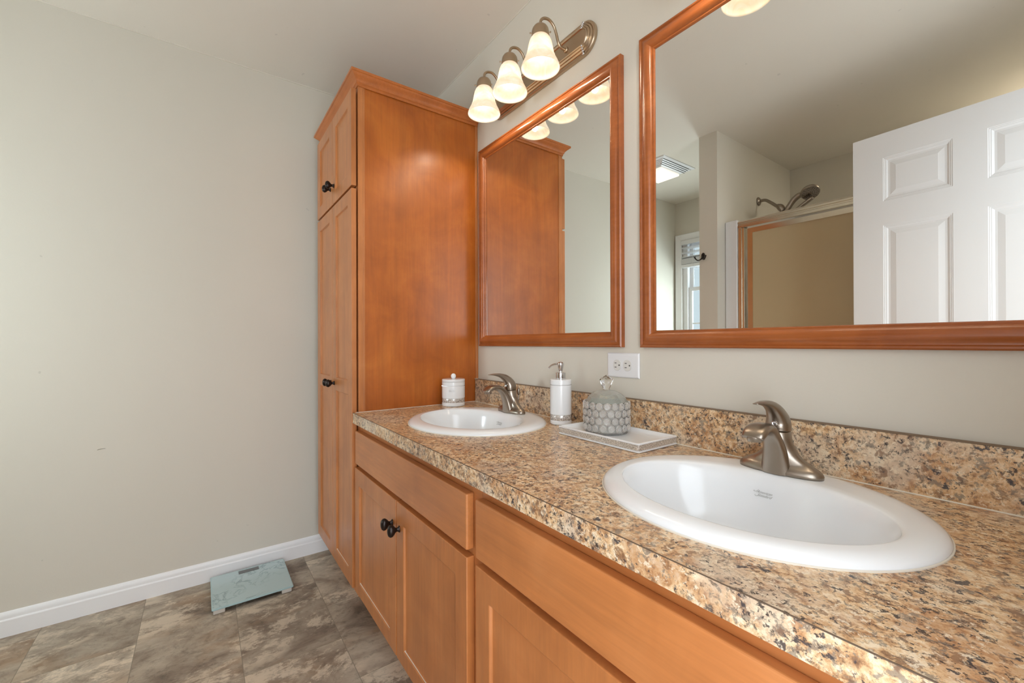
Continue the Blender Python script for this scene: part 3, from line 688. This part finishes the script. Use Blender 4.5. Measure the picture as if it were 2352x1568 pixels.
# ------------------------------------------------------------------ vanity lights
def make_light():
    cx, cz = 1.170, 2.110
    t = thing('vanity_light', 'three light brushed nickel wall fixture with bell shades above the left mirror', 'wall lamp', (cx, 0, cz), 'vanity light fixtures above the mirrors')
    hw, hh = .301, .056
    def outline(q):
        r = hh - q; L = hw - hh; P = []
        NS = 14
        for k in range(NS + 1): a = -PI / 2 + PI * k / NS; P.append((cx + L + r * math.cos(a) * (1.0), cz + r * math.sin(a)))
        for k in range(NS + 1): a = PI / 2 + PI * k / NS; P.append((cx - L + r * math.cos(a), cz + r * math.sin(a)))
        return P
    prof = [(0, .001), (0, .010), (.003, .013), (.008, .013), (.0095, .0115), (.011, .015), (.0155, .018), (.017, .0165), (.0185, .020), (.023, .023), (.0245, .0215), (.026, .024), (.029, .026), (.031, .022), (.033, .0215), (.05, .0215)]
    b = nb(); rings = [[b.verts.new((x, -h, z)) for x, z in outline(q)] for q, h in prof]; n = len(rings[0])
    for p_, q_ in zip(rings, rings[1:]):
        for k in range(n): b.faces.new((p_[k], p_[(k + 1) % n], q_[(k + 1) % n], q_[k]))
    b.faces.new(rings[-1]); b.faces.new(rings[0][::-1]); pl = obj('back_plate', b, NICKEL2, t, auto=28)
    for s_ in (-1, 1):
        for w_ in (-1, 1):
            b = nb(); xx = cx + s_ * (hw - hh + .004); P_ = []
            for q in (.003, .0105, .018, .0255):
                p_ = Vector((xx, -.0130 - q * .42, cz + w_ * (hh - q - .001))); P_.append(p_)
                sphere(b, p_, .0042, 12, (1.25, .8, .9))
            tube(b, P_, .0016, 6, smooth=0); obj('beading', b, CHROME, pl, smooth=True)
    for dx in (-.174, 0, .174):
        x = cx + dx; ya = -.137; zc = 2.147
        b = nb(); tube(b, [(x, -.0205, 2.110), (x, -.040, 2.108), (x, -.056, 2.118), (x, -.066, 2.145), (x, -.078, 2.168), (x, -.098, 2.180), (x, -.120, 2.176), (x, -.134, 2.163), (x, ya, 2.143)], .0048, 12, Vector((1, 0, 0))); lathe(b, [(.010, 0), (.010, .003), (.006, .006)], M=Matrix.Translation((x, -.0216, 2.110)) @ Matrix.Rotation(PI / 2, 4, 'X'), n=18)
        arm = obj('arm', b, NICKEL2, t, smooth=True)
        b = nb(); lathe(b, [(.0, 2.148), (.008, 2.148), (.013, 2.144), (.022, 2.139), (.027, 2.131), (.0288, 2.122), (.0288, 2.1115), (.0300, 2.1105), (.0300, 2.104), (.027, 2.104), (.0, 2.106)], (x, ya, 0), 32)
        fit = obj('socket_cap', b, NICKEL2, arm, auto=40)
        for a in (.35, .35 + 2 * PI / 3, .35 + 4 * PI / 3):
            dx_, dy_ = math.cos(a), math.sin(a); b = nb()
            tube(b, [(x + dx_ * .026, ya + dy_ * .026, 2.1075), (x + dx_ * .037, ya + dy_ * .037, 2.1075)], .0012, 6, Vector((0, 0, 1)), smooth=0); sphere(b, (x + dx_ * .0375, ya + dy_ * .0375, 2.1075), .0030, 8)
            obj('thumb_screw', b, NICKEL2, fit, smooth=True)
        so = [(.0235, 2.110), (.0275, 2.105), (.033, 2.098), (.0372, 2.088), (.0400, 2.076), (.0425, 2.062), (.0450, 2.050), (.0472, 2.043), (.0488, 2.0400), (.0490, 2.0375), (.0500, 2.035), (.0540, 2.027), (.0590, 2.017), (.0628, 2.008), (.0642, 2.002)]
        si = [(.0632, 2.0008), (.0615, 2.008), (.0570, 2.0185), (.0520, 2.028), (.0482, 2.0345), (.0468, 2.040), (.0430, 2.049), (.0405, 2.062), (.0380, 2.076), (.0352, 2.087), (.0312, 2.096), (.0260, 2.1030), (.0213, 2.109)]
        b = nb(); lathe(b, so + si + [so[0]], (x, ya, 0), 48); b.verts.ensure_lookup_table()
        bmesh.ops.remove_doubles(b, verts=b.verts, dist=1e-5)
        dead = [f for f in b.faces if len(f.verts) > 4]; bmesh.ops.delete(b, geom=dead, context='FACES_ONLY')
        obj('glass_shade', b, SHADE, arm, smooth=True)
        b = nb(); sphere(b, (x, ya, 2.055), .019, 20); lathe(b, [(.012, 2.067), (.0125, 2.103)], (x, ya, 0), 18); obj('bulb', b, BULBM, arm, smooth=True)
    return t
vl = make_light()
vl2 = dup(vl, (1.170 + .889, 0, 2.110), 'three light brushed nickel wall fixture with bell shades above the right mirror')
for x0 in (1.170, 1.170 + .889):
    for dx in (-.174, 0, .174):
        sp = light('bulb_light', 'SPOT', (x0 + dx, -.137, 2.022), BULB_W, BULB_COL, .012); sp.data.spot_size = math.radians(165); sp.data.spot_blend = .35

# ------------------------------------------------------------------ outlet
t = thing('wall_outlet', 'white duplex outlet mounted sideways between the two mirrors', 'outlet', (1.571, 0, 1.027))
b = nb(); ox, oz = 1.571, 1.027; sweep_rect(b, ox - .0605, ox + .0605, oz - .0375, oz + .0375, [(0, 0), (0, .003), (.003, .0055), (.008, .006)], -.0005, closed=False)
b.faces.new([b.verts.new((x, -.0065, z)) for x, z in ((ox - .0525, oz - .0295), (ox + .0525, oz - .0295), (ox + .0525, oz + .0295), (ox - .0525, oz + .0295))]); bmesh.ops.remove_doubles(b, verts=b.verts, dist=1e-5)
obj('cover_plate', b, WHITEP, t)
for s_ in (-1, 1):
    b = nb(); lathe(b, [(.0, .0062), (.0168, .0062), (.0168, .0078), (.0160, .0085), (0, .0085)], M=Matrix.Translation((ox + s_ * .0195, -.0, oz)) @ Matrix.Rotation(PI / 2, 4, 'X'), n=36)
    for v in b.verts: v.co.x = max(ox + s_ * .0195 - .0142, min(ox + s_ * .0195 + .0142, v.co.x))
    rc = obj('receptacle', b, simple('receptacle_white', srgb(222, 220, 216), .35), t)
    for dz in (-.0065, .0065): bx('slot', ox + s_ * .0195 - .0085, ox + s_ * .0195 - .0015, -.0089, -.0083, oz + dz - .001, oz + dz + .001, SLOT, rc)
    b = nb(); lathe(b, [(.0, .0084), (.0023, .0084), (.0023, .0089), (0, .0089)], M=Matrix.Translation((ox + s_ * .0195 + .009, 0, oz)) @ Matrix.Rotation(PI / 2, 4, 'X'), n=14); obj('ground_slot', b, SLOT, rc)
b = nb(); lathe(b, [(.0, .006), (.0022, .006), (.0022, .0072), (0, .0076)], M=Matrix.Translation((ox, 0, oz)) @ Matrix.Rotation(PI / 2, 4, 'X'), n=14); obj('screw', b, WHITEP, t)

# ------------------------------------------------------------------ canister beside the cabinet
def rhinestones(par, cx, cy, z, r, n, rr):
    b = nb()
    for k in range(n):
        a = 2 * PI * k / n; sphere(b, (cx + r * math.cos(a), cy + r * math.sin(a), z), rr, 6)
    o = obj('rhinestone_band', b, CHROME, par); o['kind'] = 'stuff'; return o
cx, cy, z0 = .7765, -.160, .8262
t = thing('lidded_canister', 'white ceramic canister with ball knob lid and glitter band beside the linen cabinet', 'canister', (cx, cy, z0)); t.scale = (1, 1, 1.04)
b = nb(); lathe(b, [(.0, 0), (.047, 0), (.0495, .002), (.0495, .013), (.0475, .0145), (.0475, .032), (.0495, .034), (.0495, .0805), (.0485, .0815), (.0485, .0845), (.0495, .0855), (.0495, .0985), (.0, .0985)], (cx, cy, z0), 56); obj('canister_body', b, CERAMIC, t, auto=30)
b = nb(); lathe(b, [(.0480, .0148), (.0483, .0152), (.0483, .0314), (.0480, .0318)], (cx, cy, z0), 56); obj('glitter_band', b, GLITTER, t, smooth=True)
rhinestones(t, cx, cy, z0 + .083, 0.0489, 72, .0012)
b = nb(); lathe(b, [(.0, .0992), (.0488, .0992), (.0495, .1005), (.0495, .1085), (.047, .1105), (.0, .1115)], (cx, cy, z0), 56); lid = obj('lid', b, CERAMIC, t, auto=30)
b = nb(); sphere(b, (cx, cy, z0 + .1215), .0112, 20, (1, 1, 1.05)); obj('lid_knob', b, CERAMIC, lid, smooth=True)
ang = math.atan2(-1.04 - cy, 2.426 - cx) - .16
M_ = Matrix.Translation((math.cos(ang) * .0497, math.sin(ang) * .0497, .0625)) @ Matrix.Rotation(ang + PI / 2, 4, 'Z') @ Matrix.Rotation(PI / 2, 4, 'X')
text_mesh('script_label', [('Bath Co', -.0105, 0)], .0062, INK, t, M_, .4)
b = nb(); P_ = []
for k in range(33):
    a = 2 * PI * k / 32; th = ang + .0125 / .0497 * math.cos(a) * 1.1; P_.append((cx + .0497 * math.cos(th), cy + .0497 * math.sin(th), z0 + .0645 + .0065 * math.sin(a)))
tube(b, P_, .00022, 4, Vector((0, 0, 1)), smooth=0); obj('label_oval', b, simple('pale_print', srgb(188, 190, 190), .5), t)

# ------------------------------------------------------------------ soap dispenser
cx, cy = 1.3645, -.0705; SR = .0358
t = thing('soap_dispenser', 'white ceramic soap dispenser with chrome pump between the sink and the tray', 'soap dispenser', (cx, cy, z0))
b = nb(); lathe(b, [(.0, 0), (SR - .002, 0), (SR, .002), (SR, .012), (SR - .0013, .0135), (SR - .0013, .0325), (SR, .034), (SR, .1285), (SR - .0008, .1292), (SR - .0008, .1315), (SR, .1322), (SR, .1460), (SR - .0020, .1480), (.012, .1492), (.0, .1492)], (cx, cy, z0), 56); obj('bottle', b, CERAMIC, t, auto=30)
b = nb(); lathe(b, [(SR - .0008, .0138), (SR - .0005, .0142), (SR - .0005, .0320), (SR - .0008, .0324)], (cx, cy, z0), 56); obj('glitter_band', b, GLITTER, t, smooth=True)
rhinestones(t, cx, cy, z0 + .1303, SR - .0004, 74, .0010)
b = nb(); lathe(b, [(.0162, .1492), (.0165, .1505), (.0165, .1695), (.0155, .1705), (.006, .1708), (.0055, .176), (.0068, .178), (.0074, .1785), (.0108, .195), (.0112, .199), (.0100, .203), (.006, .2055), (0, .206)], (cx, cy, z0), 20); pm = obj('pump', b, CHROME, t, auto=30)
b = nb(); dv = Vector((-.83, -.56, 0)).normalized(); c0 = Vector((cx, cy, z0 + .197))
tube(b, [c0, c0 + dv * .018 + Vector((0, 0, .001)), c0 + dv * .032 + Vector((0, 0, -.004)), c0 + dv * .041 + Vector((0, 0, -.012))], [.0042, .0036, .0030, .0027], 10, Vector((0, 0, 1))); obj('nozzle', b, CHROME, pm, smooth=True)

# ------------------------------------------------------------------ tray with lattice band
t = thing('vanity_tray', 'white rectangular tray with silver lattice band between the two sinks', 'tray', (1.6225, -.102, z0))
x0, x1, y0, y1 = 1.477, 1.768, -.186, -.0225
def rrect(bm, x0, x1, y0, y1, z, r=.006, n=4):
    P = []
    for cx_, cy_, a0 in ((x1 - r, y1 - r, 0), (x0 + r, y1 - r, PI / 2), (x0 + r, y0 + r, PI), (x1 - r, y0 + r, 1.5 * PI)):
        for k in range(n + 1): a = a0 + PI / 2 * k / n; P.append(bm.verts.new((cx_ + r * math.cos(a), cy_ + r * math.sin(a), z)))
    return P
def stack(bm, levels, cap0=True, cap1=True):
    R_ = [rrect(bm, x0 + q, x1 - q, y0 + q, y1 - q, z0 + h, max(.002, .006 - q * .2)) for q, h in levels]
    for a_, b_ in zip(R_, R_[1:]):
        n = len(a_)
        for k in range(n): bm.faces.new((a_[k], a_[(k + 1) % n], b_[(k + 1) % n], b_[k]))
    if cap0: bm.faces.new(R_[0][::-1])
    if cap1: bm.faces.new(R_[-1])
b = nb(); stack(b, [(.002, 0), (.0, .0012), (.0, .0040), (.002, .0050), (.002, .0195), (.0, .0202), (.0, .0230), (.0015, .0240), (.006, .0236), (.010, .0180), (.016, .0140), (.03, .0125)]); obj('tray_body', b, CERAMIC, t, auto=40)
b = nb(); stack(b, [(.0018, .0054), (.0010, .0058), (.0010, .0190), (.0018, .0194)], False, False); obj('lattice_band', b, LATTICE, t)

# ------------------------------------------------------------------ crystal jar
cx, cy, zj = 1.585, -.094, z0 + .0127; JR = .0632
t = thing('glass_jar', 'clear beaded glass jar with faceted knob lid standing on the tray', 'jar', (cx, cy, zj))
def thin_glass(name, tint, lo, hi, gl=.06, white=(.93, .92, .90, 1)):
    """clear pressed glass: see-through face on, whiter towards its grazing edges, with a gloss"""
    t = NT(name); lw = t.node('LayerWeight'); lw.inputs['Blend'].default_value = .35
    k = t.ramp(lw.outputs['Facing'], [(.15, G(lo)), (.8, G(hi))])
    tr = t.node('BsdfTransparent'); tr.inputs[0].default_value = tint
    di = t.node('BsdfDiffuse'); di.inputs[0].default_value = white; tl = t.node('BsdfTranslucent'); tl.inputs[0].default_value = white
    wd = t.node('MixShader'); wd.inputs[0].default_value = .12; t.link(di.outputs[0], wd.inputs[1]); t.link(tl.outputs[0], wd.inputs[2])
    m = t.node('MixShader'); t.link(k, m.inputs[0]); t.link(tr.outputs[0], m.inputs[1]); t.link(wd.outputs[0], m.inputs[2])
    g = t.node('BsdfGlossy'); g.inputs['Roughness'].default_value = gl; fr = t.node('Fresnel'); fr.inputs[0].default_value = 1.4
    m2 = t.node('MixShader'); t.link(fr.outputs[0], m2.inputs[0]); t.link(m.outputs[0], m2.inputs[1]); t.link(g.outputs[0], m2.inputs[2])
    t.link(m2.outputs[0], t.n['Material Output'].inputs[0]); return t.m
MILKY = thin_glass('pressed_glass', (1, 1, .99, 1), .18, .45, .06, (1, .98, .95, 1))
BEADG = thin_glass('bead_glass', (1, 1, .99, 1), .24, .97, .05, (1, .98, .95, 1))
LIDG = thin_glass('lid_glass', (.98, 1, .98, 1), .16, .55, .03, (.96, .98, .93, 1))
b = nb(); lathe(b, [(.0, 0), (.0590, 0), (JR - .003, .003), (JR - .002, .006), (JR - .002, .084), (JR - .003, .085), (JR - .006, .085), (JR - .006, .006), (.0, .006)], (cx, cy, zj), 56); obj('jar_body', b, MILKY, t, auto=40)
b = nb(); NBD = 19
for row in range(4):
    zz = zj + .0185 + row * .0203
    for k in range(NBD):
        a = 2 * PI * (k + .5 * (row % 2)) / NBD + random.uniform(-.02, .02)
        M_ = Matrix.Translation((cx + (JR - .0018) * math.cos(a), cy + (JR - .0018) * math.sin(a), zz)) @ Matrix.Rotation(a, 4, 'Z') @ Matrix.Rotation(PI / 2, 4, 'Y')
        lathe(b, [(.0104, .0002), (.0107, .0018), (.0100, .0042), (.0082, .0060), (.0062, .0060), (.0040, .0052), (.0024, .0060), (0, .0064)], M=M_, n=18)
bd = obj('beaded_band', b, BEADG, t, smooth=True)
b = nb(); lathe(b, [(.0595, .0865), (.0600, .089), (.052, .102), (.040, .112), (.024, .1185), (.008, .1205), (.0, .1205)], (cx, cy, zj), 14); lathe(b, [(.0565, .0865), (.0490, .0985), (.037, .108), (.021, .1145), (0, .116)], (cx, cy, zj), 14)
ld = obj('jar_lid', b, LIDG, t)
b = nb(); lathe(b, [(.0085, .1208), (.0085, .123), (.0195, .147), (.0200, .150), (.0175, .153), (.0, .164)], (cx, cy, zj), 8); obj('faceted_knob', b, CRYSTAL, ld)

# ------------------------------------------------------------------ bathroom scale
t = thing('bathroom_scale', 'pale blue marbled glass bathroom scale lying on the floor against the left baseboard', 'scale', (.179, -.865, 0))
sx0, sx1, sy0, sy1 = .0305, .3275, -1.014, -.7165
b = nb(); x0, x1, y0, y1 = sx0, sx1, sy0, sy1; z0s = z0; z0 = 0
stack(b, [(.001, .0195), (0, .0205), (0, .0250), (.0015, .0262)], True, True); obj('glass_platform', b, SCALEEDGE, t)
b = nb(); v_ = [b.verts.new(p) for p in ((sx0 + .004, sy0 + .004, .0264), (sx1 - .004, sy0 + .004, .0264), (sx1 - .004, sy1 - .004, .0264), (sx0 + .004, sy1 - .004, .0264))]; b.faces.new(v_); e_ = bmesh.ops.extrude_face_region(b, geom=b.faces[:]); bmesh.ops.translate(b, verts=[v for v in e_['geom'] if isinstance(v, bmesh.types.BMVert)], vec=(0, 0, .0004)); obj('marbled_top', b, MARBLE, t)
for x in (sx0 + .006, sx1 - .056):
    for y in (sy0 + .006, sy1 - .046):
        bx('foot', x, x + .05, y, y + .04, .0005, .0193, simple('foot_white', srgb(205, 200, 190), .5), t, .003)
bx('display', .046, .078, -.907, -.8255, .0269, .0273, LCD, t)
bx('battery_housing', .12, .24, -.93, -.80, .006, .0192, WHITEP, t, .003)
M_ = Matrix.Translation((sx1 - .010 - .179, -.895 + .865, .0270)) @ Matrix.Rotation(PI / 2, 4, 'Z')
text_mesh('brand_print', [('ETEKCITY', 0, 0)], .0085, simple('pale_grey_print', srgb(96, 116, 120), .5), t, M_, 0)
z0 = z0s

# scuff on the left wall
b = nb(); tube(b, [(.0003, -1.3935, .6595), (.0003, -1.390, .6622), (.0003, -1.381, .6633), (.0003, -1.3685, .6632)], [.0004, .0013, .0012, .0008], 6, Vector((0, 0, 1)))
struct(obj('trim_4', b, simple('scuff_grey', srgb(150, 148, 132), .7), bpy.data.objects['wall_left']))
bpy.data.objects['trim_4'].name = 'wall_scuff'
del bpy.data.objects['wall_scuff']['kind']
